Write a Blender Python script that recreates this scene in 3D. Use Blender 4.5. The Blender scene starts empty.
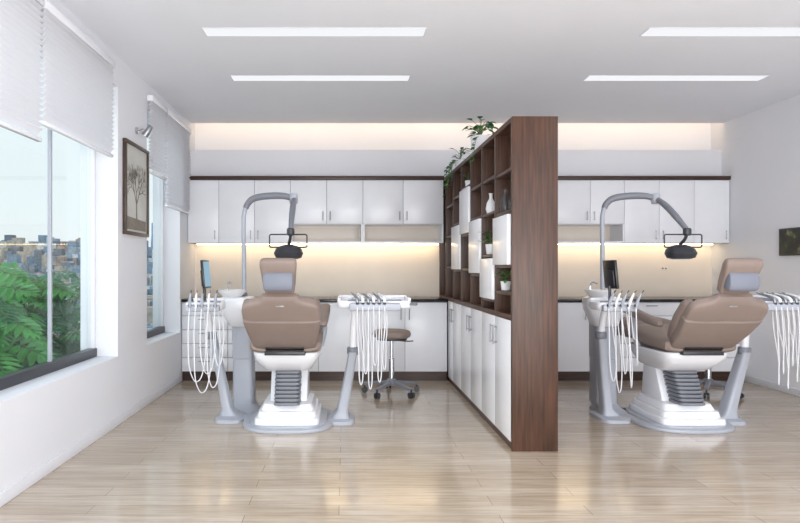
import bpy, bmesh, math, random
from mathutils import Vector, Matrix
random.seed(7)
S=bpy.context.scene
COL=S.collection
try:
    S.view_settings.view_transform='Standard'
except Exception: pass
V=Vector
# ------------------------------------------------------------------ materials
def lin(c):
    return tuple(((x/255)/12.92 if x/255<=.04045 else ((x/255+.055)/1.055)**2.4) for x in c)+(1,)
def mat(name,rgb,rough=.5,metal=0,var=.06,scale=8,bump=0,coat=0,stretch=None,bscale=None):
    m=bpy.data.materials.new(name); m.use_nodes=True; nt=m.node_tree; N=nt.nodes; L=nt.links
    b=N['Principled BSDF']; c=lin(rgb)
    tc=N.new('ShaderNodeTexCoord'); mp=N.new('ShaderNodeMapping'); L.new(tc.outputs['Object'],mp.inputs[0])
    if stretch: mp.inputs['Scale'].default_value=stretch
    nz=N.new('ShaderNodeTexNoise'); nz.inputs['Scale'].default_value=scale; nz.inputs['Detail'].default_value=5
    L.new(mp.outputs[0],nz.inputs[0])
    cr=N.new('ShaderNodeValToRGB'); cr.color_ramp.elements[0].position=.3; cr.color_ramp.elements[1].position=.7
    cr.color_ramp.elements[0].color=tuple(x*(1-var) for x in c[:3])+(1,)
    cr.color_ramp.elements[1].color=tuple(min(1,x*(1+var)) for x in c[:3])+(1,)
    L.new(nz.outputs[0],cr.inputs[0]); L.new(cr.outputs[0],b.inputs['Base Color'])
    b.inputs['Roughness'].default_value=rough; b.inputs['Metallic'].default_value=metal
    if coat: b.inputs['Coat Weight'].default_value=coat
    if bump:
        bp=N.new('ShaderNodeBump'); bp.inputs['Strength'].default_value=bump; bp.inputs['Distance'].default_value=.002
        n2=N.new('ShaderNodeTexNoise'); n2.inputs['Scale'].default_value=bscale or 200; L.new(tc.outputs['Object'],n2.inputs[0])
        L.new(n2.outputs[0],bp.inputs['Height']); L.new(bp.outputs[0],b.inputs['Normal'])
    return m
def emis(name,rgb,st):
    m=bpy.data.materials.new(name); m.use_nodes=True; nt=m.node_tree; nt.nodes.clear()
    e=nt.nodes.new('ShaderNodeEmission'); e.inputs[0].default_value=lin(rgb); e.inputs[1].default_value=st
    o=nt.nodes.new('ShaderNodeOutputMaterial'); nt.links.new(e.outputs[0],o.inputs[0]); return m
M_wall=mat('white_wall_paint',(232,233,238),.8,var=.01,scale=2)
M_ceil=mat('ceiling_paint',(240,242,248),.85,var=.01,scale=2)
M_splash=mat('beige_backsplash',(238,226,212),.35,var=.03,scale=3)
M_lam=mat('white_laminate',(240,241,246),.25,var=.01)
M_wood=mat('walnut_wood_vertical',(72,46,33),.42,var=.5,scale=4,stretch=(16,16,.8))
M_woodh=mat('walnut_wood_horizontal',(72,46,33),.42,var=.35,scale=4,stretch=(14,1,14))
M_woodx=mat('walnut_wood_long',(64,42,32),.4,var=.3,scale=4,stretch=(1,14,14))
M_gran=mat('black_granite',(30,28,30),.12,var=.5,scale=90)
M_plast=mat('white_plastic',(238,239,244),.25,var=.01,coat=.3)
M_grey=mat('light_grey_plastic',(172,176,186),.35,var=.02)
M_mid=mat('mid_grey_plastic',(124,127,136),.4,var=.03)
M_dark=mat('dark_grey_plastic',(48,50,56),.35,var=.05)
M_blk=mat('black_plastic',(22,22,25),.3,var=.05)
M_leath=mat('taupe_leather',(138,122,114),.52,var=.04,bump=.15,bscale=260)
M_cush=mat('blue_grey_cushion',(122,126,139),.55,var=.04,bump=.1)
M_chrome=mat('chrome_metal',(205,207,212),.18,1,var=.02)
M_steel=mat('brushed_steel',(165,167,172),.35,1,var=.04)
M_hose=mat('white_rubber_hose',(222,223,228),.45,var=.01)
M_ceram=mat('white_ceramic',(240,240,242),.12,var=.01,coat=.5)
M_leaf=mat('green_leaf',(72,146,66),.4,var=.4,scale=6)
M_leafd=mat('dark_green_leaf',(40,104,54),.4,var=.4,scale=6)
M_stem=mat('green_stem',(84,110,62),.5)
M_soil=mat('potting_soil',(56,42,32),.9)
M_pot=mat('grey_planter',(120,116,112),.6)
M_concrete=mat('balcony_concrete',(150,150,152),.8)
M_frameb=mat('bronze_picture_frame',(70,54,44),.35,var=.2)
M_paper=mat('cream_art_paper',(204,204,198),.7,var=.08,scale=3)
M_ink=mat('brown_ink',(136,129,118),.8,var=.2,scale=30)
M_slot=emis('led_diffuser',(246,248,252),1.0)
M_slotb=emis('led_diffuser_bright',(250,252,255),8)
M_warm=emis('warm_led_strip',(255,228,186),12)
M_warm2=emis('warm_cove_strip',(255,222,180),5.5)
M_screen=emis('monitor_screen',(160,195,215),.9)
M_green=mat('dark_green_glaze',(40,66,56),.2)
M_char=mat('charcoal_glaze',(70,66,66),.25)
def mat_floor():
    m=bpy.data.materials.new('light_oak_planks'); m.use_nodes=True; nt=m.node_tree; N=nt.nodes; L=nt.links; b=N['Principled BSDF']
    tc=N.new('ShaderNodeTexCoord')
    br=N.new('ShaderNodeTexBrick'); br.offset=.37; br.offset_frequency=2
    br.inputs['Scale'].default_value=1; br.inputs['Brick Width'].default_value=1.25; br.inputs['Row Height'].default_value=.125
    br.inputs['Mortar Size'].default_value=.0022; br.inputs['Mortar Smooth'].default_value=.3
    br.inputs['Color1'].default_value=lin((203,188,169)); br.inputs['Color2'].default_value=lin((187,170,149)); br.inputs['Mortar'].default_value=lin((142,123,104))
    L.new(tc.outputs['Object'],br.inputs[0])
    mp=N.new('ShaderNodeMapping'); mp.inputs['Scale'].default_value=(1.3,22,1); L.new(tc.outputs['Object'],mp.inputs[0])
    nz=N.new('ShaderNodeTexNoise'); nz.inputs['Scale'].default_value=2.2; nz.inputs['Detail'].default_value=8; nz.inputs['Roughness'].default_value=.65; L.new(mp.outputs[0],nz.inputs[0])
    cr=N.new('ShaderNodeValToRGB'); cr.color_ramp.elements[0].position=.32; cr.color_ramp.elements[0].color=(.64,.59,.54,1); cr.color_ramp.elements[1].position=.62; cr.color_ramp.elements[1].color=(1,1,1,1)
    L.new(nz.outputs[0],cr.inputs[0])
    mx=N.new('ShaderNodeMix'); mx.data_type='RGBA'; mx.blend_type='MULTIPLY'; mx.inputs[0].default_value=.9
    L.new(br.outputs['Color'],mx.inputs[6]); L.new(cr.outputs[0],mx.inputs[7]); L.new(mx.outputs[2],b.inputs['Base Color'])
    b.inputs['Roughness'].default_value=.2; b.inputs['Coat Weight'].default_value=.5; b.inputs['Coat Roughness'].default_value=.09
    bp=N.new('ShaderNodeBump'); bp.inputs['Strength'].default_value=.25; bp.inputs['Distance'].default_value=.001; L.new(br.outputs['Fac'],bp.inputs['Height']); bp.invert=True
    L.new(bp.outputs[0],b.inputs['Normal'])
    return m
M_floor=mat_floor()
def mat_glass():
    m=bpy.data.materials.new('window_glass'); m.use_nodes=True; nt=m.node_tree; N=nt.nodes; L=nt.links; N.clear()
    t=N.new('ShaderNodeBsdfTransparent'); g=N.new('ShaderNodeBsdfGlossy'); g.inputs['Roughness'].default_value=.02
    t.inputs[0].default_value=(.95,.98,.98,1)
    mx=N.new('ShaderNodeMixShader'); mx.inputs[0].default_value=.05; o=N.new('ShaderNodeOutputMaterial')
    L.new(t.outputs[0],mx.inputs[1]); L.new(g.outputs[0],mx.inputs[2]); L.new(mx.outputs[0],o.inputs[0]); return m
M_glass=mat_glass()
def mat_blind():
    m=bpy.data.materials.new('white_blind_fabric'); m.use_nodes=True; nt=m.node_tree; N=nt.nodes; L=nt.links; N.clear()
    d=N.new('ShaderNodeBsdfDiffuse'); d.inputs[0].default_value=(.90,.90,.93,1); t=N.new('ShaderNodeBsdfTranslucent'); t.inputs[0].default_value=(.91,.92,.95,1)
    mx=N.new('ShaderNodeMixShader'); mx.inputs[0].default_value=.36; o=N.new('ShaderNodeOutputMaterial')
    L.new(d.outputs[0],mx.inputs[1]); L.new(t.outputs[0],mx.inputs[2]); L.new(mx.outputs[0],o.inputs[0]); return m
M_blind=mat_blind()
def mat_landscape():
    m=bpy.data.materials.new('dark_landscape_print'); m.use_nodes=True; nt=m.node_tree; N=nt.nodes; L=nt.links; b=N['Principled BSDF']
    tc=N.new('ShaderNodeTexCoord'); nz=N.new('ShaderNodeTexNoise'); nz.inputs['Scale'].default_value=9; nz.inputs['Detail'].default_value=6; L.new(tc.outputs['Object'],nz.inputs[0])
    cr=N.new('ShaderNodeValToRGB'); e=cr.color_ramp.elements; e[0].position=.45; e[0].color=lin((18,22,22)); e[1].position=.75; e[1].color=lin((150,146,90))
    k=e.new(.6); k.color=lin((40,52,36)); L.new(nz.outputs[0],cr.inputs[0]); L.new(cr.outputs[0],b.inputs['Base Color']); b.inputs['Roughness'].default_value=.5
    return m
M_land=mat_landscape()
# ------------------------------------------------------------------ mesh builder
def catmull(pts,sub):
    P=[V(p) for p in pts]; P=[P[0]*2-P[1]]+P+[P[-1]*2-P[-2]]; out=[]
    for i in range(1,len(P)-2):
        p0,p1,p2,p3=P[i-1:i+3]
        for k in range(sub):
            t=k/sub
            out.append(.5*((2*p1)+(p2-p0)*t+(2*p0-5*p1+4*p2-p3)*t*t+(3*p1-p0-3*p2+p3)*t**3))
    out.append(P[-2]); return out
class MB:
    def __init__(s): s.bm=bmesh.new(); s.mats=[]
    def merge(s,t,m,M=None):
        if M is not None: bmesh.ops.transform(t,matrix=M,verts=t.verts)
        bmesh.ops.recalc_face_normals(t,faces=t.faces)
        if m not in s.mats: s.mats.append(m)
        i=s.mats.index(m)
        for f in t.faces: f.material_index=i; f.smooth=True
        me=bpy.data.meshes.new('tmp'); t.to_mesh(me); t.free(); s.bm.from_mesh(me); bpy.data.meshes.remove(me); return s
    def box(s,x0,x1,y0,y1,z0,z1,m,bev=0,M=None,seg=2):
        t=bmesh.new(); bmesh.ops.create_cube(t,size=1)
        bmesh.ops.transform(t,matrix=Matrix.Translation(((x0+x1)/2,(y0+y1)/2,(z0+z1)/2))@Matrix.Diagonal((x1-x0,y1-y0,z1-z0,1)),verts=t.verts)
        if bev: bmesh.ops.bevel(t,geom=t.edges[:],offset=bev,segments=seg,affect='EDGES',profile=.5)
        return s.merge(t,m,M)
    def rings(s,R,m,cap=True,closed=False,M=None):
        t=bmesh.new(); vr=[[t.verts.new(p) for p in r] for r in R]; n=len(vr[0])
        for a,b in zip(vr,vr[1:]+([vr[0]] if closed else [])):
            for i in range(n): t.faces.new((a[i],a[(i+1)%n],b[(i+1)%n],b[i]))
        if cap and not closed: t.faces.new(vr[0][::-1]); t.faces.new(vr[-1])
        return s.merge(t,m,M)
    def loft(s,st,m,n=3.0,seg=28,M=None):
        R=[]
        for q in st:
            c,u,v,a,b=q[:5]; e=q[5] if len(q)>5 else n; c=V(c);u=V(u).normalized();v=V(v).normalized(); r=[]
            for i in range(seg):
                th=2*math.pi*i/seg; cs,sn=math.cos(th),math.sin(th)
                r.append(c+u*(a*math.copysign(abs(cs)**(2/e),cs))+v*(b*math.copysign(abs(sn)**(2/e),sn)))
            R.append(r)
        return s.rings(R,m,M=M)
    def slab(s,cx,cy,hx,hy,z0,z1,m,n=4,r=.015,seg=40,tx=1.0,M=None,rb=None):
        X=(1,0,0);Y=(0,1,0); rb=r if rb is None else rb
        st=[((cx,cy,z0),X,Y,(hx-rb),(hy-rb)),((cx,cy,z0+rb*.3),X,Y,hx-rb*.3,hy-rb*.3),((cx,cy,z0+rb),X,Y,hx,hy)]
        a,b=hx*tx,hy*tx
        st+=[((cx,cy,z1-r),X,Y,a,b),((cx,cy,z1-r*.3),X,Y,a-r*.3,b-r*.3),((cx,cy,z1),X,Y,a-r,b-r)]
        return s.loft(st,m,n=n,seg=seg,M=M)
    def tube(s,pts,r,m,seg=8,sub=6,M=None):
        P=catmull(pts,sub) if sub>1 and len(pts)>2 else [V(p) for p in pts]
        n=len(P); rr=r if isinstance(r,(list,tuple)) else None
        R=[]; T0=None; N=None
        for i,p in enumerate(P):
            T=(P[min(i+1,n-1)]-P[max(i-1,0)]).normalized()
            if N is None:
                N=T.orthogonal().normalized()
            else:
                N=(N-T*N.dot(T)).normalized()
            B=T.cross(N)
            if rr:
                f=i/(n-1)*(len(rr)-1); k=min(int(f),len(rr)-2); rad=rr[k]+(rr[k+1]-rr[k])*(f-k)
            else: rad=r
            R.append([p+(N*math.cos(2*math.pi*j/seg)+B*math.sin(2*math.pi*j/seg))*rad for j in range(seg)])
        return s.rings(R,m,M=M)
    def loop(s,pts,r,m,seg=6):
        for a,b in zip(pts,pts[1:]+pts[:1]): s.tube([a,b],r,m,seg=seg,sub=1)
        return s
    def lathe(s,prof,c,m,seg=28,M=None):
        R=[[V((c[0]+r*math.cos(2*math.pi*j/seg),c[1]+r*math.sin(2*math.pi*j/seg),c[2]+z)) for j in range(seg)] for r,z in prof]
        return s.rings(R,m,M=M)
    def prism(s,poly,ax,a,b,m,bev=0,M=None):
        t=bmesh.new()
        def P(p,k): return {'x':(k,p[0],p[1]),'y':(p[0],k,p[1]),'z':(p[0],p[1],k)}[ax]
        A=[t.verts.new(P(p,a)) for p in poly]; B=[t.verts.new(P(p,b)) for p in poly]; n=len(poly)
        t.faces.new(A[::-1]); t.faces.new(B)
        for i in range(n): t.faces.new((A[i],A[(i+1)%n],B[(i+1)%n],B[i]))
        if bev:
            bmesh.ops.recalc_face_normals(t,faces=t.faces)
            bmesh.ops.bevel(t,geom=t.edges[:],offset=bev,segments=2,affect='EDGES',profile=.5)
        return s.merge(t,m,M)
    def poly(s,faces,m):
        t=bmesh.new()
        for f in faces: t.faces.new([t.verts.new(p) for p in f])
        if m not in s.mats: s.mats.append(m)
        i=s.mats.index(m)
        for f in t.faces: f.material_index=i
        me=bpy.data.meshes.new('tmp'); t.to_mesh(me); t.free(); s.bm.from_mesh(me); bpy.data.meshes.remove(me); return s
WL={}
def put(mb,name,parent=None,label=None,cat=None,angle=38,**pr):
    me=bpy.data.meshes.new(name); bm=mb.bm
    xs=[v.co for v in bm.verts]; lo=V([min(p[i] for p in xs) for i in range(3)]); hi=V([max(p[i] for p in xs) for i in range(3)])
    c=(lo+hi)/2
    if parent is None: c.z=lo.z
    for v in bm.verts: v.co-=c
    bm.to_mesh(me); bm.free()
    for m in mb.mats: me.materials.append(m)
    try: me.set_sharp_from_angle(angle=math.radians(angle))
    except Exception: pass
    o=bpy.data.objects.new(name,me); COL.objects.link(o)
    if parent is not None: o.parent=parent; o.location=c-WL[parent.name]
    else: o.location=c
    WL[o.name]=c
    if label: o['label']=label
    if cat: o['category']=cat
    for k,v in pr.items(): o[k]=v
    return o
def root(name,loc,label,cat,**pr):
    o=bpy.data.objects.new(name,None); o.empty_display_size=.1; COL.objects.link(o); o.location=loc; WL[o.name]=V(loc)
    o['label']=label; o['category']=cat
    for k,v in pr.items(): o[k]=v
    return o
def copy_tree(o,delta,parent=None):
    c=o.copy(); COL.objects.link(c)
    if parent is None: c.location=o.location+V(delta); WL[c.name]=WL[o.name]+V(delta)
    else: c.parent=parent; WL[c.name]=WL[o.name]+V(delta)
    for ch in list(o.children): copy_tree(ch,delta,c)
    return c
ST=dict(kind='structure')
XL,XR,YB,ZC=-1.76,4.30,7.05,2.86
# ------------------------------------------------------------------ room shell
put(MB().box(XL-.3,XR+.2,-1.6,YB+.2,-.12,0,M_floor),'floor',**ST)
c=MB(); c.box(XL-.3,XR+.2,-1.6,6.81,ZC,3.06,M_ceil); c.box(XL-.3,XR+.2,6.81,YB+.2,3.0,3.06,M_ceil)
put(c,'ceiling',**ST)
put(MB().box(XL-.3,XR+.2,YB,YB+.2,0,3.0,M_wall),'wall_back',**ST)
put(MB().box(XR,XR+.2,-1.6,YB,0,ZC,M_wall).box(XR,XR+.2,6.82,YB,ZC,3.0,M_wall),'wall_right',**ST)
XO=XL-.29
w=MB()
w.box(XO,XL,-1.6,1.0,0,ZC,M_wall)
w.box(XO,XL,1.0,4.65,0,.53,M_wall); w.box(XO,XL,1.0,4.65,2.62,ZC,M_wall)
w.box(XO,XL,4.65,5.33,0,ZC,M_wall)
w.box(XO,XL,5.33,6.40,0,.53,M_wall); w.box(XO,XL,5.33,6.40,2.62,ZC,M_wall)
w.box(XO,XL,6.40,YB,0,ZC,M_wall); w.box(XO,XL,6.82,YB,ZC,3.0,M_wall)
put(w,'wall_left',**ST)
put(MB().box(XL,XR,6.85,YB,2.245,2.56,M_wall,.004),'trim_1',label='white soffit above the wall cabinets',**ST)
put(MB().box(XL,XR,7.035,YB,.88,1.494,M_splash),'trim_2',label='beige backsplash panel above the worktop',**ST)
put(MB().box(XL,XL+.012,-1.6,6.44,0,.07,M_wall,.003),'baseboard_left',**ST)
put(MB().box(XR-.012,XR,-1.6,6.44,0,.07,M_wall,.003),'baseboard_right',**ST)
def window(n,y0,y1,muls):
    f=MB(); g0,g1=-1.985,-1.93; z0,z1=.53,2.62
    f.box(g0,g1+.01,y0,y1,z0,z0+.065,M_dark,.004)
    f.box(g0,g1,y0,y1,z1-.05,z1,M_wall,.004)
    f.box(g0,g1,y0,y0+.045,z0+.065,z1-.05,M_wall,.004); f.box(g0,g1,y1-.03,y1,z0+.065,z1-.05,M_wall,.004)
    for m in muls: f.box(g0+.02,g1-.01,m-.010,m+.010,z0+.065,z1-.05,M_grey,.003)
    o=put(f,'window_%d'%n,**ST)
    put(MB().box(-1.962,-1.956,y0+.045,y1-.03,z0+.065,z1-.05,M_glass),'window_glass',parent=o)
window(1,1.0,4.65,[2.3,3.97]); window(2,5.33,6.40,[])
# blinds
def blind(y0,y1,zb,lab):
    zt=2.70; r=root('window_blind',((XL+.04),(y0+y1)/2,zb),lab,'blind',group='white window blinds')
    put(MB().box(XL+.003,XL+.055,y0,y1,zt,zt+.05,M_lam,.004),'headrail',parent=r)
    s=MB(); z=zt-.02
    while z>zb+.03:
        s.prism([(XL+.012,z-.016),(XL+.014,z-.018),(XL+.046,z+.014),(XL+.044,z+.017)],'y',y0+.005,y1-.005,M_blind); z-=.033
    put(s,'slats',parent=r)
    b=MB().box(XL+.012,XL+.042,y0+.003,y1-.003,zb,zb+.022,M_lam,.004)
    for k in (.15,.85):
        yy=y0+(y1-y0)*k; b.tube([(XL+.028,yy,zb+.01),(XL+.028,yy,zt+.01)],.0012,M_lam,seg=5,sub=1)
    put(b,'bottom_rail',parent=r)
blind(2.35,3.41,1.93,'white slatted blind lowered over a large window')
blind(3.43,4.46,2.035,'white slatted blind raised higher over a large window')
blind(5.32,5.79,2.06,'narrow white slatted blind on a small window')
blind(5.81,6.66,1.81,'white slatted blind hanging beside the wall cabinets')
# ceiling lights
def clight(x0,yc,vis=True):
    r=root('ceiling_light',(x0+.765,yc,ZC),'long recessed white LED strip light in the ceiling','ceiling light',group='recessed ceiling strip lights')
    x1=x0+1.53; h=.066
    f=MB(); z0,z1=ZC-.004,ZC-.0005
    f.box(x0-.006,x1+.006,yc-h-.006,yc-h,z0,z1,M_lam); f.box(x0-.006,x1+.006,yc+h,yc+h+.006,z0,z1,M_lam)
    f.box(x0-.006,x0,yc-h,yc+h,z0,z1,M_lam); f.box(x1,x1+.006,yc-h,yc+h,z0,z1,M_lam)
    put(f,'trim_frame',parent=r)
    put(MB().box(x0,x1,yc-h,yc+h,ZC-.003,ZC-.0005,M_slot if yc>4 else M_slotb),'diffuser',parent=r)
for yc in (5.195,4.18,3.1,2.05,1.0):
    for x0 in (-.976,2.09): clight(x0,yc)
# led strips
def strip(name,x0,x1,y0,y1,z0,z1,m,lab):
    put(MB().box(x0,x1,y0,y1,z0,z1,m,0),name,label=lab,cat='led strip')
strip('cove_light_strip',XL+.02,XR-.02,6.8105,6.83,2.90,2.93,M_warm2,'warm LED strip hidden in the ceiling cove')
strip('cabinet_light_strip',XL+.05,1.08,6.93,6.96,1.484,1.4935,M_warm,'warm LED strip under the white wall cabinets')
strip('cabinet_light_strip',1.45,XR-.05,6.93,6.96,1.484,1.4935,M_warm,'warm LED strip under the white wall cabinets')
# ------------------------------------------------------------------ cabinets
def door(par,x0,x1,yf,z0,z1,hx,hz0,hz1,name='door',horiz=False):
    d=put(MB().box(x0+.002,x1-.002,yf,yf+.018,z0+.002,z1-.002,M_lam,.002),name,parent=par)
    h=MB()
    if horiz:
        xm=(x0+x1)/2; h.tube([(xm-.06,yf-.022,hz0),(xm+.06,yf-.022,hz0)],.005,M_steel,sub=1)
        for k in(-.05,.05): h.tube([(xm+k,yf-.022,hz0),(xm+k,yf,hz0)],.004,M_steel,sub=1)
    else:
        h.tube([(hx,yf-.022,hz0),(hx,yf-.022,hz1)],.005,M_steel,sub=1)
        for k in(hz0+.01,hz1-.01): h.tube([(hx,yf-.022,k),(hx,yf,k)],.004,M_steel,sub=1)
    put(h,'handle',parent=d,label='slim steel bar handle')
def base_cab(x0,x1,kind):
    yf=6.45
    if kind=='D':
        r=root('drawer_cabinet',((x0+x1)/2,6.75,0),'white laminate drawer cabinet on a dark brown plinth','cabinet',group='base cabinets')
    else:
        r=root('base_cabinet',((x0+x1)/2,6.75,0),'white laminate base cabinet on a dark brown plinth','cabinet',group='base cabinets')
    put(MB().box(x0+.001,x1-.001,yf+.019,YB-.003,.10,.849,M_grey if kind=='D' else M_mid),'body',parent=r)
    put(MB().box(x0+.001,x1-.001,yf+.03,yf+.05,.0,.10,M_woodx),'plinth',parent=r)
    if kind=='D':
        zs=[.10,.25,.40,.55,.70,.845]
        for a,b in zip(zs,zs[1:]): door(r,x0+.001,x1-.001,yf,a+.001,b-.001,0,b-.035,0,'drawer',True)
    else:
        xm=(x0+x1)/2
        door(r,x0,xm,yf,.10,.845,xm-.045,.66,.78); door(r,xm,x1,yf,.10,.845,xm+.045,.66,.78)
for a in ((-1.755,-1.26,'D'),(-1.26,-.76,'D'),(-.76,.19,'C'),(.19,1.10,'C'),(1.42,2.29,'C'),(2.29,2.96,'C'),(2.96,3.62,'D'),(3.62,4.295,'D')): base_cab(*a)
put(MB().box(XL+.003,1.103,6.43,YB-.016,.85,.88,M_gran,.004),'worktop',label='polished black granite worktop over white cabinets',cat='worktop')
put(MB().box(1.413,XR-.003,6.43,YB-.016,.85,.88,M_gran,.004),'worktop',label='polished black granite worktop over white cabinets',cat='worktop')
def wall_cab(x0,x1,nd,short):
    yf=6.70; zb=1.706 if short else 1.494; z1=2.198
    lab='white wall cabinet with an open shelf underneath' if short else 'tall white wall cabinet with plain doors'
    r=root('wall_cabinet',((x0+x1)/2,6.9,1.494),lab,'cabinet',group='wall cabinets')
    b=MB().box(x0+.001,x1-.001,yf+.019,YB-.003,zb,z1,M_mid)
    if short:
        b.box(x0+.001,x0+.019,yf+.0,YB-.003,1.496,zb,M_lam); b.box(x1-.019,x1-.001,yf,YB-.003,1.496,zb,M_lam)
        b.box(x0+.019,x1-.019,yf,YB-.003,1.496,1.514,M_lam)
        b.box(x0+.019,x1-.019,YB-.02,YB-.003,1.514,zb,M_splash); b.box(x0+.019,x1-.019,yf+.02,YB-.02,zb-.004,zb,M_lam)
    put(b,'body',parent=r)
    wd=(x1-x0)/nd
    for i in range(nd):
        hx=x0+wd*(i+1)-.04 if (i==0) else x0+wd*i+.04
        door(r,x0+wd*i,x0+wd*(i+1),yf,zb,z1,hx,zb+.04,zb+.14)
for a in ((-1.755,-1.41,1,False),(-1.41,-.61,2,False),(-.61,.2,2,True),(.2,1.10,2,True),(1.42,2.36,2,True),(2.36,3.12,2,True),(3.12,3.90,2,False),(3.90,4.295,1,False)): wall_cab(*a)
put(MB().box(XL+.003,1.103,6.68,YB-.003,2.2,2.24,M_woodx,.002),'cabinet_cornice',label='dark walnut cornice board on the wall cabinets',cat='cornice')
put(MB().box(1.413,XR-.003,6.68,YB-.003,2.2,2.24,M_woodx,.002),'cabinet_cornice',label='dark walnut cornice board on the wall cabinets',cat='cornice')
o=MB().box(3.70,3.78,7.029,7.0345,1.185,1.235,M_splash,.002)
for k in(-.018,.018): o.lathe([(.009,0),(.009,.002)],(0,0,0),M_blk,seg=12,M=Matrix.Translation((3.74+k,7.029,1.21))@Matrix.Rotation(math.pi/2,4,'X'))
put(o,'wall_socket',label='small double wall socket on the beige backsplash',cat='socket')
# ------------------------------------------------------------------ partition
PX0,PX1,PY0,PY1=1.106,1.41,3.97,7.045
P=root('shelf_partition',((PX0+PX1)/2,(PY0+PY1)/2,0),'dark walnut room divider with open shelves and white doors','room divider')
put(MB().box(PX0,PX1,PY0,PY0+.035,0,2.22,M_wood,.003),'end_panel',parent=P)
put(MB().box(PX0,PX1,PY0+.035,PY1,2.185,2.22,M_woodh,.002),'top_panel',parent=P)
put(MB().box(PX0,PX1,PY0+.035,PY1,.865,.9,M_woodh,.002),'ledge_board',parent=P)
put(MB().box(PX0+.01,PX1,PY0+.035,PY1,0,.05,M_woodh),'plinth',parent=P)
put(MB().box(PX0+.021,PX1,PY0+.036,PY1,.05,.865,M_wood),'lower_body',parent=P)
CB=[4.005,4.43,4.86,5.29,5.72,6.15,6.58]
for y in CB[1:]+[PY1-.01]:
    put(MB().box(PX0,PX1,y-.0125,min(y+.0125,PY1),.9,2.185,M_wood,.001),'divider',parent=P)
for i in range(6):
    y0,y1=CB[i],CB[i+1]
    if y1>6.44: y1=6.43
    d=put(MB().box(PX0,PX0+.02,y0+.003,y1-.003,.052,.862,M_lam,.002),'door',parent=P)
    hy=y1-.05 if i%2==0 else y0+.05
    h=MB().tube([(PX0-.024,hy,.66),(PX0-.024,hy,.80)],.006,M_steel,sub=1)
    for k in(.675,.785): h.tube([(PX0-.024,hy,k),(PX0,hy,k)],.004,M_steel,sub=1)
    put(h,'handle',parent=d)
SH=[[1.04,1.225,1.60,1.88],[1.31,1.63,1.90],[1.155,1.635,1.90],[1.2,1.52,1.955],[1.19,1.65,1.92],[1.22,1.55,1.87]]
BX={0:[(1.235,1.59)],1:[(.98,1.30)],2:[(1.17,1.63)],3:[(1.53,1.95)],4:[(1.2,1.64)],5:[]}
SH[1].append(.97)
for i in range(6):
    y0,y1=CB[i]+.013,CB[i+1]-.013
    for z in SH[i]: put(MB().box(PX0+.004,PX1,y0,y1,z-.011,z+.011,M_woodh,.001),'shelf',parent=P)
    for a,b in BX[i]:
        put(MB().box(PX0-.02,PX1-.01,y0+.002,y1-.002,a+.002,b-.012,M_lam,.003),'display_box',parent=P,label='white closed box set into the shelves')
# ------------------------------------------------------------------ plants
def leaf(mb,b,d,L,W,m,up=V((0,0,1))):
    d=d.normalized(); s=d.cross(up)
    if s.length<.01: s=V((1,0,0))
    s.normalize(); n=s.cross(d)
    pts=[b,b+d*L*.3+s*W*.5+n*W*.12,b+d*L*.65+s*W*.38+n*W*.05,b+d*L-n*W*.2,b+d*L*.65-s*W*.38+n*W*.05,b+d*L*.3-s*W*.5+n*W*.12]
    m1=b+d*L*.35; m2=b+d*L*.7
    mb.poly([(pts[0],pts[1],m1),(pts[1],pts[2],m2,m1),(pts[2],pts[3],m2),(pts[3],pts[4],m2),(pts[4],pts[5],m1,m2),(pts[5],pts[0],m1)],m)
def split_leaf(mb,b,d,nrm,L,m):
    # large deeply lobed blade: broad fingers joined along a wide midrib
    d=d.normalized(); s=d.cross(nrm).normalized(); n=s.cross(d)
    K=6
    for k in range(K):
        t=k/(K-1); c=b+d*L*(.04+.72*t)-n*L*.10*t*t
        ln=L*.56*math.sin(math.pi*(.30+.55*t)); wd=L*.19
        for sg in(-1,1):
            dd=(s*sg*(1-.35*t)+d*(-.2+1.0*t)-n*.14).normalized()
            leaf(mb,c,dd,ln,wd,m,up=n)
    leaf(mb,b+d*L*.68-n*L*.08,d-n*.3,L*.36,L*.20,m,up=n)
    mb.tube([b,b+d*L*.4-n*L*.03,b+d*L*.8-n*L*.08],[.006,.004,.003],M_stem,seg=4,sub=2)
def big_plant(x,y,seed,h,lab,n=30,mx=.42):
    rd=random.Random(seed); r=root('potted_philodendron',(x,y,0),lab,'plant')
    pz=.36
    pt=MB().lathe([(.12,0),(.15,.01),(.19,pz-.03),(.20,pz),(.18,pz),(.17,pz-.04),(.0005,pz-.04)],(x,y,0),M_pot)
    pt.slab(x,y,.16,.16,pz-.06,pz-.035,M_soil,n=2,r=.004)
    put(pt,'pot',parent=r)
    f=MB()
    for k in range(n):
        a=k*2.4+rd.random()*.4; d=V((math.cos(a),math.sin(a),0)); ln=rd.uniform(.10,mx); hh=h*(.06+.94*((k+.5)/n))*rd.uniform(.85,1.08)
        ln*=(1.15-.5*(k/n))
        b0=V((x,y,pz-.04)); tip=b0+d*ln+V((0,0,hh))
        f.tube([b0,b0+d*ln*.35+V((0,0,hh*.6)),tip],[.010,.008,.005],M_stem,seg=5,sub=4)
        dd=d*1.0+V((rd.uniform(-.2,.2),rd.uniform(-.2,.2),rd.uniform(-.6,.15)))
        nm=V((0,0,1))+d*.4+V((.65,-.5,0))
        split_leaf(f,tip,dd,nm,rd.uniform(.26,.36),M_leaf if rd.random()<.55 else M_leafd)
    put(f,'foliage',parent=r)
put(MB().box(-3.75,XO,1.5,7.6,-.15,0,M_concrete),'balcony_slab',label='grey concrete balcony slab outside the windows',cat='balcony')
big_plant(-2.80,4.60,3,.90,'large split-leaf green plant in a balcony pot',n=40,mx=.36)
big_plant(-2.88,5.45,5,.96,'tall split-leaf green plant in a grey pot',n=48,mx=.40)
big_plant(-2.95,6.35,9,.86,'bushy split-leaf green plant in a grey pot',n=40,mx=.36)
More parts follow.
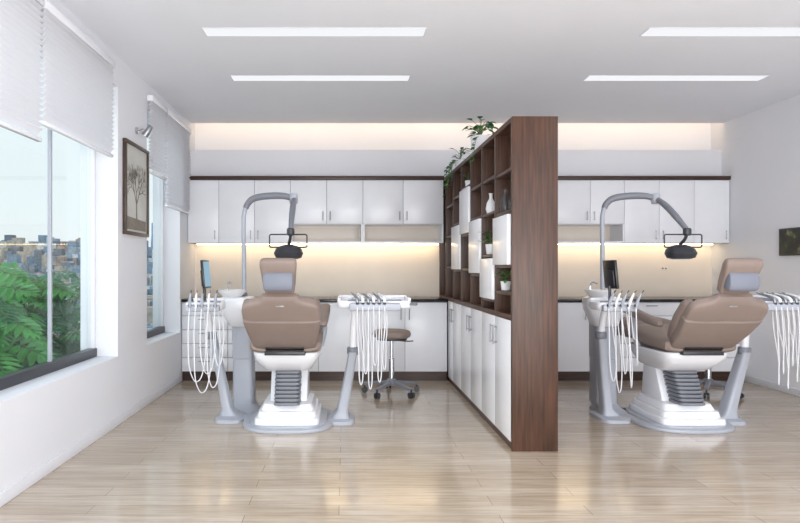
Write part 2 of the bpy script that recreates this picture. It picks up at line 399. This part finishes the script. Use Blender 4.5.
def small_plant(x,y,z,s,seed,lab,trail=0,n=26,potm=M_ceram,ps=None):
    rd=random.Random(seed); r=root('potted_plant',(x,y,z),lab,'plant')
    q=ps or s; ph=.11*q
    p=MB().lathe([(.035*q,0),(.05*q,.004),(.062*q,ph),(.054*q,ph),(.052*q,ph-.015*q),(.0004,ph-.015*q)],(x,y,z),potm,seg=20)
    put(p,'pot',parent=r)
    f=MB()
    for k in range(n):
        a=rd.random()*6.28; d=V((math.cos(a),math.sin(a),0)); h=rd.uniform(.03,.15)*s; ln=rd.uniform(.03,.10)*s
        b=V((x,y,z+ph-.015*s)); tip=b+d*ln+V((0,0,h)); f.tube([b,b+d*ln*.3+V((0,0,h*.7)),tip],.0025*s,M_stem,seg=4,sub=2)
        leaf(f,tip,d+V((0,0,rd.uniform(-.6,.4))),.07*s,.045*s,M_leaf if rd.random()<.35 else M_leafd)
    for k in range(trail):
        yy=y+rd.uniform(-.3,.3); X=PX0-.02-.02*rd.random(); L=rd.uniform(.08,.25)
        pts=[V((x,y,z+ph)),V(((x+X)/2,(y+yy)/2,z+ph*.8)),V((X,yy,z+.03)),V((X-.015,yy,z-L))]
        f.tube(pts,.0025,M_stem,seg=4,sub=4)
        for q2 in catmull(pts,5)[5:]:
            leaf(f,q2,V((-.6,rd.uniform(-1,1),rd.uniform(-.8,.3))),.05,.032,M_leaf if rd.random()<.35 else M_leafd)
    put(f,'foliage',parent=r)
small_plant(1.195,5.30,2.2205,1.1,1,'green leafy plant in a white pot on the divider',trail=1,n=30,ps=1.4)
small_plant(1.18,6.15,2.2205,.9,2,'small trailing green plant on top of the divider',trail=4,n=18)
small_plant(1.16,4.76,1.321,.75,4,'small green plant in white pot on shelf',n=18)
small_plant(1.16,4.33,1.0515,.62,6,'small green plant in white pot on low shelf',n=20)
small_plant(1.16,5.62,1.966,.6,8,'tiny green plant in white pot on upper shelf',n=14)
# shelf objects
def vase(x,y,z,prof,m,name,lab): put(MB().lathe(prof,(x,y,z),m,seg=24),name,label=lab,cat='vase')
vp=[(.03,0),(.045,.01),(.06,.06),(.05,.12),(.02,.17),(.018,.21),(.026,.225),(.02,.22),(.012,.17),(.0005,.05)]
vase(1.165,4.355,1.611,[(r*.75,h*.8) for r,h in vp],M_char,'vase','small charcoal vase on the divider shelf')
vase(1.165,4.79,1.641,[(r*.7,h*.75) for r,h in vp],M_ceram,'vase','small white glazed vase on the divider shelf')
# ------------------------------------------------------------------ pictures + wall lamp
r=root('framed_picture',(XL+.015,5.01,1.48),'tall framed print of a bare tree in a dark frame','picture')
y0,y1,z0,z1=4.74,5.30,1.485,2.245; f=MB(); x0,x1=XL+.002,XL+.032; t=.028
f.box(x0,x1,y0,y1,z0,z0+t,M_frameb,.004); f.box(x0,x1,y0,y1,z1-t,z1,M_frameb,.004)
f.box(x0,x1,y0,y0+t,z0+t,z1-t,M_frameb,.004); f.box(x0,x1,y1-t,y1,z0+t,z1-t,M_frameb,.004)
put(f,'frame',parent=r)
a=MB().box(x0,x0+.014,y0+t,y1-t,z0+t,z1-t,M_paper)
rd=random.Random(12)
def branch(p,ang,L,wd,dep):
    q=(p[0]+math.sin(ang)*L,p[1]+math.cos(ang)*L); xx=x0+.0148
    q=(min(max(q[0],y0+.05),y1-.05),min(q[1],z1-.06))
    nx,nz=math.cos(ang)*wd/2,-math.sin(ang)*wd/2
    a.poly([[(xx,p[0]-nx,p[1]-nz),(xx,p[0]+nx,p[1]+nz),(xx,q[0]+nx*.7,q[1]+nz*.7),(xx,q[0]-nx*.7,q[1]-nz*.7)]],M_ink)
    if dep>0:
        for k in range(3): branch(q,ang+(k-1)*.5+rd.uniform(-.35,.35),L*rd.uniform(.66,.86),wd*.66,dep-1)
branch(((y0+y1)/2,z0+.13),0,.13,.030,5)
a.poly([[(x0+.0148,y0+.045,z0+.045),(x0+.0148,y1-.045,z0+.045),(x0+.0148,y1-.045,z0+.13),(x0+.0148,y0+.045,z0+.15)]],M_ink)
put(a,'print',parent=r)
r=root('landscape_picture',(XR-.015,5.6,1.33),'small dark landscape painting of trees at dusk','picture')
put(MB().box(XR-.032,XR-.002,5.30,5.905,1.335,1.60,M_blk,.004),'frame',parent=r)
put(MB().box(XR-.036,XR-.0325,5.315,5.89,1.35,1.585,M_land),'canvas',parent=r)
r=root('wall_spotlight',(XL+.01,5.05,2.36),'small chrome spotlight mounted above the framed print','lamp')
RY=Matrix.Rotation(math.pi/2,4,'Y')
put(MB().lathe([(.03,0),(.03,.012),(.02,.02)],(0,0,0),M_chrome,M=Matrix.Translation((XL+.001,5.05,2.37))@RY),'wall_mount',parent=r)
put(MB().tube([(XL+.015,5.05,2.37),(XL+.06,5.05,2.385),(XL+.10,5.05,2.37)],.006,M_chrome),'arm',parent=r)
put(MB().lathe([(.012,0),(.02,.01),(.026,.06),(.032,.10),(.028,.10),(.0005,.07)],(0,0,0),M_steel,M=Matrix.Translation((XL+.13,5.05,2.41))@Matrix.Rotation(math.radians(215),4,'Y')),'lamp_head',parent=r)
# ------------------------------------------------------------------ dental unit
CX=-.44; X=(1,0,0)
def dental():
    U=root('dental_chair',(CX,4.79,0),'taupe leather dental chair with white base and instrument arms','dental chair',group='dental treatment units')
    pl=MB().slab(CX,4.79,.355,.40,0,.026,M_grey,n=3.0,r=.012,rb=.003).slab(CX,4.79,.30,.35,.024,.040,M_grey,n=3.2,r=.010,rb=.002)
    put(pl,'base_plate',parent=U,label='grey floor plate')
    b=MB()
    b.slab(CX,4.765,.25,.30,.038,.085,M_plast,n=9,r=.008,tx=.985,seg=56)
    b.slab(CX,4.775,.228,.27,.083,.13,M_plast,n=9,r=.008,tx=.97,seg=56)
    b.slab(CX,4.785,.205,.24,.128,.178,M_plast,n=9,r=.008,tx=.92,seg=56)
    b.prism([(4.68,.17),(5.02,.17),(4.98,.44),(4.80,.44)],'x',CX-.145,CX+.145,M_plast,.012)
    put(b,'base_cover',parent=U,label='white stepped base cover')
    bl=MB()
    for k in range(9):
        z=.178+k*.028; y=4.50+k*.013
        bl.slab(CX,y+.10,.10-.002*(k%2),.1,z,z+.022,M_mid,n=6,r=.007)
        bl.slab(CX,y+.10,.09,.09,z+.018,z+.03,M_dark,n=6,r=.002)
    put(bl,'bellows',parent=U,label='grey ribbed bellows')
    cr=MB()
    cr.loft([((CX,4.82,.42),X,(0,1,0),.15,.18),((CX,4.80,.435),X,(0,1,0),.18,.23),((CX,4.78,.49),X,(0,1,0),.215,.29),((CX,4.76,.55),X,(0,1,0),.25,.33),((CX,4.76,.58),X,(0,1,0),.255,.335),((CX,4.76,.588),X,(0,1,0),.25,.33)],M_plast,n=6,seg=48)
    put(cr,'seat_carrier',parent=U)
    pr=[(4.40,.64,.035),(4.42,.64,.05),(4.55,.645,.055),(4.68,.65,.06),(4.80,.66,.062),(4.92,.675,.065),(5.0,.685,.065),(5.06,.68,.06),(5.10,.665,.05),(5.12,.655,.03)]
    st=[]
    for i,(y,z,h) in enumerate(pr):
        p=pr[max(i-1,0)];q=pr[min(i+1,len(pr)-1)]; T=V((0,q[0]-p[0],q[1]-p[1])).normalized(); n=V((1,0,0)).cross(T)
        hw=.262 if 0<i<len(pr)-1 else .24
        st.append(((CX,y,z),X,n,hw,h,4))
    put(MB().loft(st,M_leath,seg=44),'seat',parent=U)
    lr=[(5.08,.685,.03),(5.10,.69,.05),(5.2,.72,.055),(5.32,.73,.055),(5.46,.69,.05),(5.56,.63,.045),(5.59,.61,.025)]
    st=[]
    for i,(y,z,h) in enumerate(lr):
        p=lr[max(i-1,0)];q=lr[min(i+1,len(lr)-1)]; T=V((0,q[0]-p[0],q[1]-p[1])).normalized(); n=V((1,0,0)).cross(T)
        st.append(((CX,y,z),X,n,(.24-.05*max(0,(y-5.1))/.5)*(.9 if i in(0,len(lr)-1) else 1),h,4))
    put(MB().loft(st,M_leath,seg=36),'leg_rest',parent=U)
    for sg in(-1,1):
        ax=CX+sg*.275
        am=MB(); am.loft([((ax,y,z),X,(0,0,1),a,bb,3.2) for y,z,a,bb in ((4.46,.80,.02,.012),(4.48,.803,.032,.026),(4.62,.818,.036,.032),(4.80,.845,.04,.033),(4.98,.875,.044,.033),(5.08,.885,.042,.030),(5.12,.875,.036,.022),(5.135,.87,.02,.01))],M_leath,seg=28)
        put(am,'armrest',parent=U)
        put(MB().tube([(ax,4.84,.83),(ax,4.88,.71),(ax-.03*sg,4.86,.585)],[.018,.02,.024],M_grey,seg=12),'armrest_support',parent=U)
    # backrest
    bp=[(0,.195,.016,5),(.012,.216,.028,5),(.05,.228,.038,5),(.2,.240,.042,5),(.4,.255,.044,5),(.58,.268,.044,5),(.632,.270,.043,5),(.65,.258,.032,5),(.668,.268,.042,5),(.78,.268,.041,5),(.84,.260,.040,5),(.88,.240,.039,4.5),(.905,.205,.038,4),(.925,.165,.037,4),(.945,.138,.035,4),(.975,.125,.032,4),(1.0,.115,.02,4)]
    A=V((CX,4.46,.625)); B=V((CX,4.03,1.035)); st=[]
    for t,hw,ht,e in bp:
        c=A.lerp(B,t); T=(B-A).normalized(); n=V((1,0,0)).cross(T); c=c-n*(-.03*math.sin(math.pi*t))
        st.append((c,X,n,hw,ht,e))
    put(MB().loft(st,M_leath,seg=60),'backrest',parent=U)
    T=(B-A).normalized(); nn=V((1,0,0)).cross(T); bc=nn if nn.y<0 else -nn
    for sg in(-1,1):
        bo=MB(); ss=[]
        for t,xo,a,bb in((.10,.195,.02,.02),(.13,.202,.033,.033),(.3,.217,.04,.044),(.5,.230,.042,.048),(.7,.238,.038,.044),(.78,.235,.03,.033),(.81,.232,.015,.018)):
            c=A.lerp(B,t)-bc*.045+V((sg*xo,0,0)); ss.append((c,X,nn,a,bb,2.5))
        bo.loft(ss,M_leath,seg=20); put(bo,'side_bolster',parent=U)
    mm=MB(); c0=A.lerp(B,.085)+bc*.036
    mm.loft([(c0-V((.14,0,0)),bc.cross(V((1,0,0))),bc,.018,.022),(c0+V((.14,0,0)),bc.cross(V((1,0,0))),bc,.018,.022)],M_blk,n=6,seg=16)
    mm.box(CX-.15,CX+.15,4.38,4.50,.575,.605,M_dark,.006)
    put(mm,'hinge_cover',parent=U,label='black hinge cover below the backrest')
    # headrest
    hb=MB(); C=V((CX,4.06,1.05)); D=V((CX,3.93,1.275)); T=(D-C).normalized(); n=V((1,0,0)).cross(T)
    hs=[(0,.085,.02),(.05,.10,.032),(.3,.11,.038),(.6,.116,.039),(.82,.122,.038),(.93,.12,.031),(.98,.112,.022),(1,.10,.012)]
    hb.loft([(C.lerp(D,t),X,n,hw,ht,5) for t,hw,ht in hs],M_leath,seg=44)
    put(hb,'headrest',parent=U)
    hc=MB(); c1=C.lerp(D,.38)+V((0,-.05,-.01))
    hc.loft([(c1+V((dx,0,0)),(0,1,0),(0,0,1),a,bb,2.8) for dx,a,bb in((-.10,.02,.035),(-.095,.033,.055),(-.08,.038,.064),(.08,.038,.064),(.095,.033,.055),(.10,.02,.035))],M_cush,seg=24)
    put(hc,'neck_cushion',parent=U,label='blue-grey neck cushion')
    put(MB().box(CX-.03,CX+.03,4.04,4.055,.95,1.1,M_steel,.004),'headrest_bracket',parent=U)
    # column
    co=MB()
    px,py=-.86,5.12
    co.loft([((px+.03,py-.04,.0),X,(0,1,0),.12,.16),((px+.03,py-.04,.026),X,(0,1,0),.115,.15),((px+.02,py-.03,.04),X,(0,1,0),.098,.11),((px,py,.08),X,(0,1,0),.09,.10),((px,py,.45),X,(0,1,0),.085,.095),((px,py,.455),X,(0,1,0),.091,.10),((px,py,.80),X,(0,1,0),.093,.10)],M_grey,n=5,seg=32)
    co.box(px+.05,CX-.2,py-.16,py-.02,.0,.026,M_grey,.008)
    put(co,'support_column',parent=U,label='light grey support column')
    sb=MB(); sb.loft([((-.865,5.08,.72),X,(0,1,0),.08,.08),((-.87,5.07,.735),X,(0,1,0),.105,.10),((-.88,5.055,.80),X,(0,1,0),.125,.12),((-.895,5.04,.87),X,(0,1,0),.15,.135),((-.90,5.03,.94),X,(0,1,0),.155,.14),((-.90,5.03,.965),X,(0,1,0),.145,.13),((-.90,5.03,.975),X,(0,1,0),.12,.11)],M_plast,n=2.8,seg=40)
    sb.lathe([(.05,0),(.08,.015),(.115,.055),(.12,.068),(.111,.068),(.07,.02),(.0005,.012)],(-.94,5.0,.965),M_ceram)
    sp=put(sb,'spittoon_bowl',parent=U,label='white ceramic spittoon bowl on rounded housing')
    put(MB().tube([(-.99,5.06,.965),(-.99,5.06,1.07),(-.975,5.04,1.095),(-.95,5.02,1.08)],.007,M_chrome),'water_spout',parent=sp)
    # lamp
    la=MB(); la.tube([(-.86,5.12,.94),(-.862,5.12,1.3),(-.865,5.12,1.6),(-.86,5.12,1.68),(-.838,5.12,1.75),(-.795,5.11,1.798),(-.72,5.10,1.818)],.019,M_grey,seg=14)
    la.lathe([(.026,0),(.028,.004),(.028,.03),(.024,.034)],(-.86,5.12,.97),M_mid,seg=16)
    lamp=put(la,'lamp_pole',parent=U,label='grey gooseneck lamp pole')
    ar=MB().tube([(-.848,5.12,1.725),(-.83,5.12,1.763),(-.79,5.11,1.80),(-.72,5.10,1.82),(-.6,5.09,1.828),(-.5,5.08,1.822),(-.44,5.07,1.80)],[.024,.026,.028,.029,.029,.027,.025],M_mid,seg=14)
    ar.lathe([(.028,0),(.035,.01),(.036,.075),(.028,.088)],(-.435,5.07,1.757),M_grey,seg=20)
    ar.tube([(-.43,5.05,1.79),(-.427,4.94,1.735),(-.424,4.80,1.64),(-.42,4.62,1.50)],[.022,.025,.025,.018],M_mid,seg=14)
    ar.lathe([(.022,0),(.030,.008),(.030,.05),(.022,.058)],(-.42,4.63,1.465),M_dark,seg=18)
    put(ar,'lamp_arm',parent=lamp,label='grey jointed lamp arm')
    hd=MB(); ly=4.68
    hd.tube([(-.42,4.63,1.49),(-.425,4.65,1.44),(-.44,4.69,1.40)],.012,M_dark)
    hd.loft([((CX,ly,1.285),X,(0,1,0),.07,.06),((CX,ly,1.295),X,(0,1,0),.10,.08),((CX,ly,1.33),X,(0,1,0),.115,.09),((CX,ly+.01,1.365),X,(0,1,0),.10,.08),((CX,ly+.01,1.39),X,(0,1,0),.06,.05),((CX,ly+.01,1.40),X,(0,1,0),.03,.03)],M_dark,n=2.4,seg=30)
    hd.slab(CX,ly,.06,.05,1.279,1.29,M_plast,n=2,r=.003)
    put(hd,'lamp_head',parent=lamp,label='dark grey dental lamp head')
    fr=MB(); a0,a1,b0,b1=CX-.145,CX+.145,1.375,1.475
    cp=[]
    for (xx,zz,ang) in((a1-.012,b1-.012,0),(a0+.012,b1-.012,90),(a0+.012,b0+.012,180),(a1-.012,b0+.012,270)):
        for q in(0,45,90): th=math.radians(ang+q); cp.append((xx+.012*math.cos(th),ly-.03,zz+.012*math.sin(th)))
    fr.loop(cp,.0055,M_dark,seg=8)
    put(fr,'lamp_handle',parent=lamp,label='thin rectangular dark lamp handle frame')
    # assistant side
    aa=MB()
    aa.loft([((-.92,4.86,0),X,(0,1,0),.12,.18),((-.92,4.86,.022),X,(0,1,0),.115,.17),((-.93,4.86,.036),X,(0,1,0),.075,.09),((-.95,4.85,.09),X,(0,1,0),.04,.06),((-1.0,4.80,.40),X,(0,1,0),.034,.05),((-1.05,4.72,.70),X,(0,1,0),.032,.045)],M_grey,n=4)
    aa.lathe([(.036,0),(.042,.008),(.042,.05),(.036,.058)],(-1.05,4.71,.66),M_mid,seg=20)
    aa.tube([(-1.05,4.71,.70),(-1.055,4.66,.82),(-1.06,4.60,.92)],.026,M_plast,seg=14)
    aa.box(-.93,CX-.2,4.76,4.92,0,.024,M_grey,.008)
    AS=put(aa,'assistant_stand',parent=U,label='grey slanted instrument stand')
    put(MB().slab(-1.05,4.53,.14,.11,.90,.965,M_plast,n=5,r=.018).box(-1.17,-.92,4.385,4.43,.895,.945,M_grey,.012).box(-1.17,-.93,4.62,4.64,.96,.985,M_plast,.006).box(-1.17,-.92,4.43,4.45,.96,.972,M_mid,.004),'instrument_holder',parent=AS)
    mo=MB(); mx=-1.05; MR=Matrix.Translation((mx,4.53,1.165))@Matrix.Rotation(math.radians(-5),4,'Y')@Matrix.Translation((-mx,-4.53,-1.165))
    mo.box(mx-.012,mx+.008,4.43,4.64,1.06,1.275,M_blk,.006,M=MR); mo.box(mx-.022,mx-.012,4.45,4.60,1.08,1.2,M_dark,.004,M=MR)
    mo.tube([(mx-.01,4.53,.965),(mx-.012,4.53,1.08)],.012,M_dark,sub=1)
    mon=put(mo,'monitor',parent=AS,label='small black monitor on stalk')
    put(MB().box(mx+.0081,mx+.0095,4.44,4.63,1.075,1.262,M_screen,M=MR),'screen',parent=mon)
    for k,(xa,xb,zb) in enumerate(((-1.135,-1.04,.38),(-1.09,-1.0,.30),(-1.045,-.965,.44),(-.995,-.93,.34),(-.945,-.90,.50))):
        ya=4.38-.005*k
        pts=[(xa,ya,.93),(xa-.005,ya-.02,.75),(xa+.0,ya-.02,zb+.14),(xa+(xb-xa)*.25,ya,zb+.03),((xa+xb)/2,ya+.03,zb),(xb-(xb-xa)*.2,ya+.06,zb+.04),(xb,ya+.09,zb+.18),(xb-.005,ya+.12,.70),(xb-.02,ya+.14,.92)]
        put(MB().tube(pts,.0042,M_hose,seg=8,sub=6),'hose',parent=AS)
        h=MB(); h.tube([(xa,ya+.005,.92),(xa+.005,ya-.01,.97),(xa+.012,ya-.03,1.01),(xa+.02,ya-.04,1.035)],[.009,.012,.009,.006],M_plast if k%2 else M_grey,seg=10)
        h.tube([(xa,ya+.004,.935),(xa+.002,ya,.95)],.0125,M_dark,seg=10,sub=1)
        h.tube([(xa+.02,ya-.04,1.03),(xa+.028,ya-.055,1.055)],.0035,M_chrome if k%2 else M_dark,sub=1)
        put(h,'handpiece',parent=AS)
    # doctor side
    dd=MB(); dx,dy=.08,4.66
    dd.loft([((-.06,4.80,0),X,(0,1,0),.14,.17),((-.06,4.80,.022),X,(0,1,0),.135,.16),((-.04,4.79,.036),X,(0,1,0),.08,.10),((-.02,4.77,.09),X,(0,1,0),.046,.065),((.03,4.73,.36),X,(0,1,0),.038,.055),((.06,4.69,.56),X,(0,1,0),.034,.05)],M_grey,n=4)
    dd.lathe([(.04,0),(.046,.008),(.046,.05),(.04,.058)],(.062,4.69,.54),M_mid,seg=20)
    dd.tube([(.062,4.69,.58),(.068,4.68,.75),(.08,4.66,.925)],.028,M_plast,seg=16)
    dd.box(CX+.2,0,4.70,4.88,0,.024,M_grey,.008)
    DS=put(dd,'delivery_stand',parent=U,label='grey instrument delivery stand')
    tr=MB(); tr.slab(.22,4.62,.28,.18,.915,.972,M_plast,n=6,r=.016)
    tr.box(-.05,.49,4.77,4.79,.965,1.0,M_plast,.006); tr.box(-.055,-.035,4.50,4.79,.965,.99,M_plast,.005); tr.box(.475,.495,4.50,4.79,.965,.99,M_plast,.005)
    tr.box(.03,.41,4.385,4.45,.90,.958,M_grey,.014); tr.box(.02,.42,4.45,4.475,.968,.980,M_mid,.003)
    tr.box(.05,.22,4.60,4.74,.968,.985,M_steel,.004)
    tr.tube([(.48,4.48,.945),(.53,4.45,.945),(.53,4.62,.945),(.48,4.66,.945)],.009,M_mid,seg=8)
    put(tr,'instrument_tray',parent=DS)
    for k in range(6):
        xa=.09+.04*k; ya=4.385; zb=(.36,.44,.33,.5,.38,.47)[k]; cc=(.19-xa)*.15
        pts=[(xa,ya,.93),(xa,ya-.015,.78),(xa+cc*.7,ya-.015,zb+.2),(xa+cc,ya-.005,zb+.05),(xa+cc+.013,ya+.01,zb),(xa+cc+.026,ya+.025,zb+.05),(xa+cc+.026,ya+.035,zb+.2),(xa+.02,ya+.05,.75),(xa+.015,ya+.06,.92)]
        put(MB().tube(pts,.0042,M_hose,seg=8,sub=6),'hose',parent=DS)
        h=MB(); h.tube([(xa,ya+.01,.94),(xa,ya+.02,.985),(xa-.012,ya+.06,1.005),(xa-.035,ya+.13,1.02)],[.009,.012,.010,.007],M_plast if k%2 else M_steel,seg=10)
        h.tube([(xa,ya+.008,.945),(xa,ya+.012,.96)],.0125,M_dark,seg=10,sub=1)
        h.tube([(xa-.035,ya+.13,1.02),(xa-.043,ya+.15,1.03)],.005,M_chrome,sub=1)
        put(h,'handpiece',parent=DS)
    return U
U=dental()
copy_tree(U,(3.06,0,0))
# stool
def stool():
    sx,sy=.45,5.80
    r=root('dental_stool',(sx,sy,0),'round taupe stool with grey five-star castor base','stool',group='rolling stools')
    put(MB().slab(sx,sy,.185,.185,.545,.615,M_leath,n=2.3,r=.03),'seat',parent=r)
    put(MB().slab(sx,sy,.15,.15,.525,.547,M_dark,n=2.3,r=.006).tube([(sx,sy,.52),(sx+.14,sy-.06,.515),(sx+.2,sy-.08,.52)],.006,M_dark),'seat_base',parent=r)
    put(MB().lathe([(.028,0),(.028,.22),(.018,.225),(.018,.41)],(sx,sy,.12),M_chrome,seg=20),'gas_lift',parent=r)
    b=MB().lathe([(.04,0),(.05,.01),(.045,.05),(.03,.065)],(sx,sy,.085),M_mid,seg=20)
    for k in range(5):
        a=math.radians(72*k+20); d=V((math.cos(a),math.sin(a),0)); c=V((sx,sy,.11))
        b.loft([(c+d*.02,d.cross(V((0,0,1))),(0,0,1),.026,.02),(c+d*.15+V((0,0,-.012)),d.cross(V((0,0,1))),(0,0,1),.022,.015),(c+d*.27+V((0,0,-.03)),d.cross(V((0,0,1))),(0,0,1),.018,.012)],M_mid,n=4,seg=14)
    put(b,'star_base',parent=r)
    for k in range(5):
        a=math.radians(72*k+20); d=V((math.cos(a),math.sin(a),0)); c=V((sx,sy,0))+d*.27
        w=MB(); w.tube([c+V((0,0,.035)),c+V((0,0,.085))],.008,M_dark,sub=1)
        tdir=V((-d.y,d.x,0)).lerp(V((1,0,0)),.3).normalized()
        for s in(-1,1):
            w.tube([c+tdir*(s*.006)+V((0,0,.028)),c+tdir*(s*.024)+V((0,0,.028))],.027,M_dark,seg=18,sub=1)
        put(w,'castor',parent=r)
    return r
T=stool(); copy_tree(T,(3.06,0,0))
# ------------------------------------------------------------------ outside city
def zg(Y):
    f=max(0,min(1,math.log(max(Y,40)/40)/math.log(15))); return 1.2+Y*(-.25+.285*f)
CM=[mat('hazy_building_'+n,c,.9,var=.3,scale=.6) for n,c in (('white',(214,220,224)),('grey',(160,172,182)),('blue',(132,156,176)),('sand',(190,180,168)),('rose',(176,154,144)),('slate',(112,128,142)))]
cb=MB(); rd=random.Random(21)
for k in range(2600):
    Y=42*(14**rd.random()); q=rd.uniform(.22,.75); Xc=-Y*q
    if abs(Y-500)<25 and abs(Xc+155)<22: continue
    sz=(1.6+Y*.009)*rd.uniform(.6,1.3); h=(1.2+Y*.014)*rd.uniform(.4,1.7)
    if rd.random()<.03: h*=1.6
    z=zg(Y)
    xs=(Xc-sz/2,Xc+sz/2); ys=(Y-sz/2,Y+sz/2); z0=z-3; z1=z+h
    F=[[(xs[0],ys[0],z0),(xs[1],ys[0],z0),(xs[1],ys[0],z1),(xs[0],ys[0],z1)],[(xs[1],ys[0],z0),(xs[1],ys[1],z0),(xs[1],ys[1],z1),(xs[1],ys[0],z1)],[(xs[0],ys[0],z1),(xs[1],ys[0],z1),(xs[1],ys[1],z1),(xs[0],ys[1],z1)]]
    cb.poly(F,CM[rd.randrange(6)])
put(cb,'city_buildings',label='hazy dense city buildings seen beyond the windows',cat='city',kind='stuff')
g=MB(); ys=[40*(15**(i/16)) for i in range(18)]
for a,b in zip(ys,ys[1:]):
    g.poly([[(-a*1.3,a,zg(a)),(-a*.1,a,zg(a)),(-b*.1,b,zg(b)),(-b*1.3,b,zg(b))]],CM[5])
put(g,'city_ground',label='hazy grey city ground beyond the windows',cat='ground')
M_tower=mat('blue_tower_glass',(96,140,190),.3,var=.1,scale=.2)
tx,ty=-500*(345-159)/600,500
tw=MB().box(tx-5,tx+5,ty-5,ty+5,zg(500)-5,1.2+500*.075,M_tower,1.0).box(tx-3,tx+3,ty-3,ty+3,1.2+500*.075,1.2+500*.09,M_tower,1.0)
put(tw,'office_tower',label='tall blue glass office tower in the city',cat='building')
# ------------------------------------------------------------------ world + camera
W=bpy.data.worlds.new('sky'); S.world=W; W.use_nodes=True; nt=W.node_tree; N=nt.nodes; L=nt.links
bg=N['Background']; tc=N.new('ShaderNodeTexCoord'); sp=N.new('ShaderNodeSeparateXYZ'); L.new(tc.outputs['Generated'],sp.inputs[0])
cr=N.new('ShaderNodeValToRGB'); e=cr.color_ramp.elements; e[0].position=0; e[0].color=(.90,.91,.94,1); e[1].position=.9; e[1].color=(.60,.78,.96,1)
k=e.new(.08); k.color=(.89,.95,.97,1); k=e.new(.35); k.color=(.82,.91,.97,1)
L.new(sp.outputs[2],cr.inputs[0]); L.new(cr.outputs[0],bg.inputs[0]); bg.inputs[1].default_value=1.08
def area(name,loc,rot,sx,sy,en,col):
    l=bpy.data.lights.new(name,'AREA'); l.shape='RECTANGLE'; l.size=sx; l.size_y=sy; l.energy=en; l.color=col
    o=bpy.data.objects.new(name,l); COL.objects.link(o); o.location=loc; o.rotation_euler=rot; return o
area('rear_fill_light',(1.3,-1.3,.95),(math.radians(117),0,0),5.6,1.8,240,(.98,.99,1))  # added fill behind the camera, tilted up to brighten room and ceiling
sl=bpy.data.lights.new('soft_sun','SUN'); sl.energy=1.6; sl.angle=math.radians(50); sl.color=(1,.99,.97)
so=bpy.data.objects.new('soft_sun',sl); COL.objects.link(so); so.rotation_euler=V((1,.35,-.55)).to_track_quat('-Z','Y').to_euler()
cam=bpy.data.cameras.new('camera'); co=bpy.data.objects.new('camera',cam); COL.objects.link(co); S.camera=co
co.location=(0,0,1.215); co.rotation_euler=(math.pi/2,0,0); cam.sensor_width=36; cam.lens=27; cam.shift_x=55/800; cam.shift_y=6.5/800; cam.clip_end=3000; cam.clip_start=.05
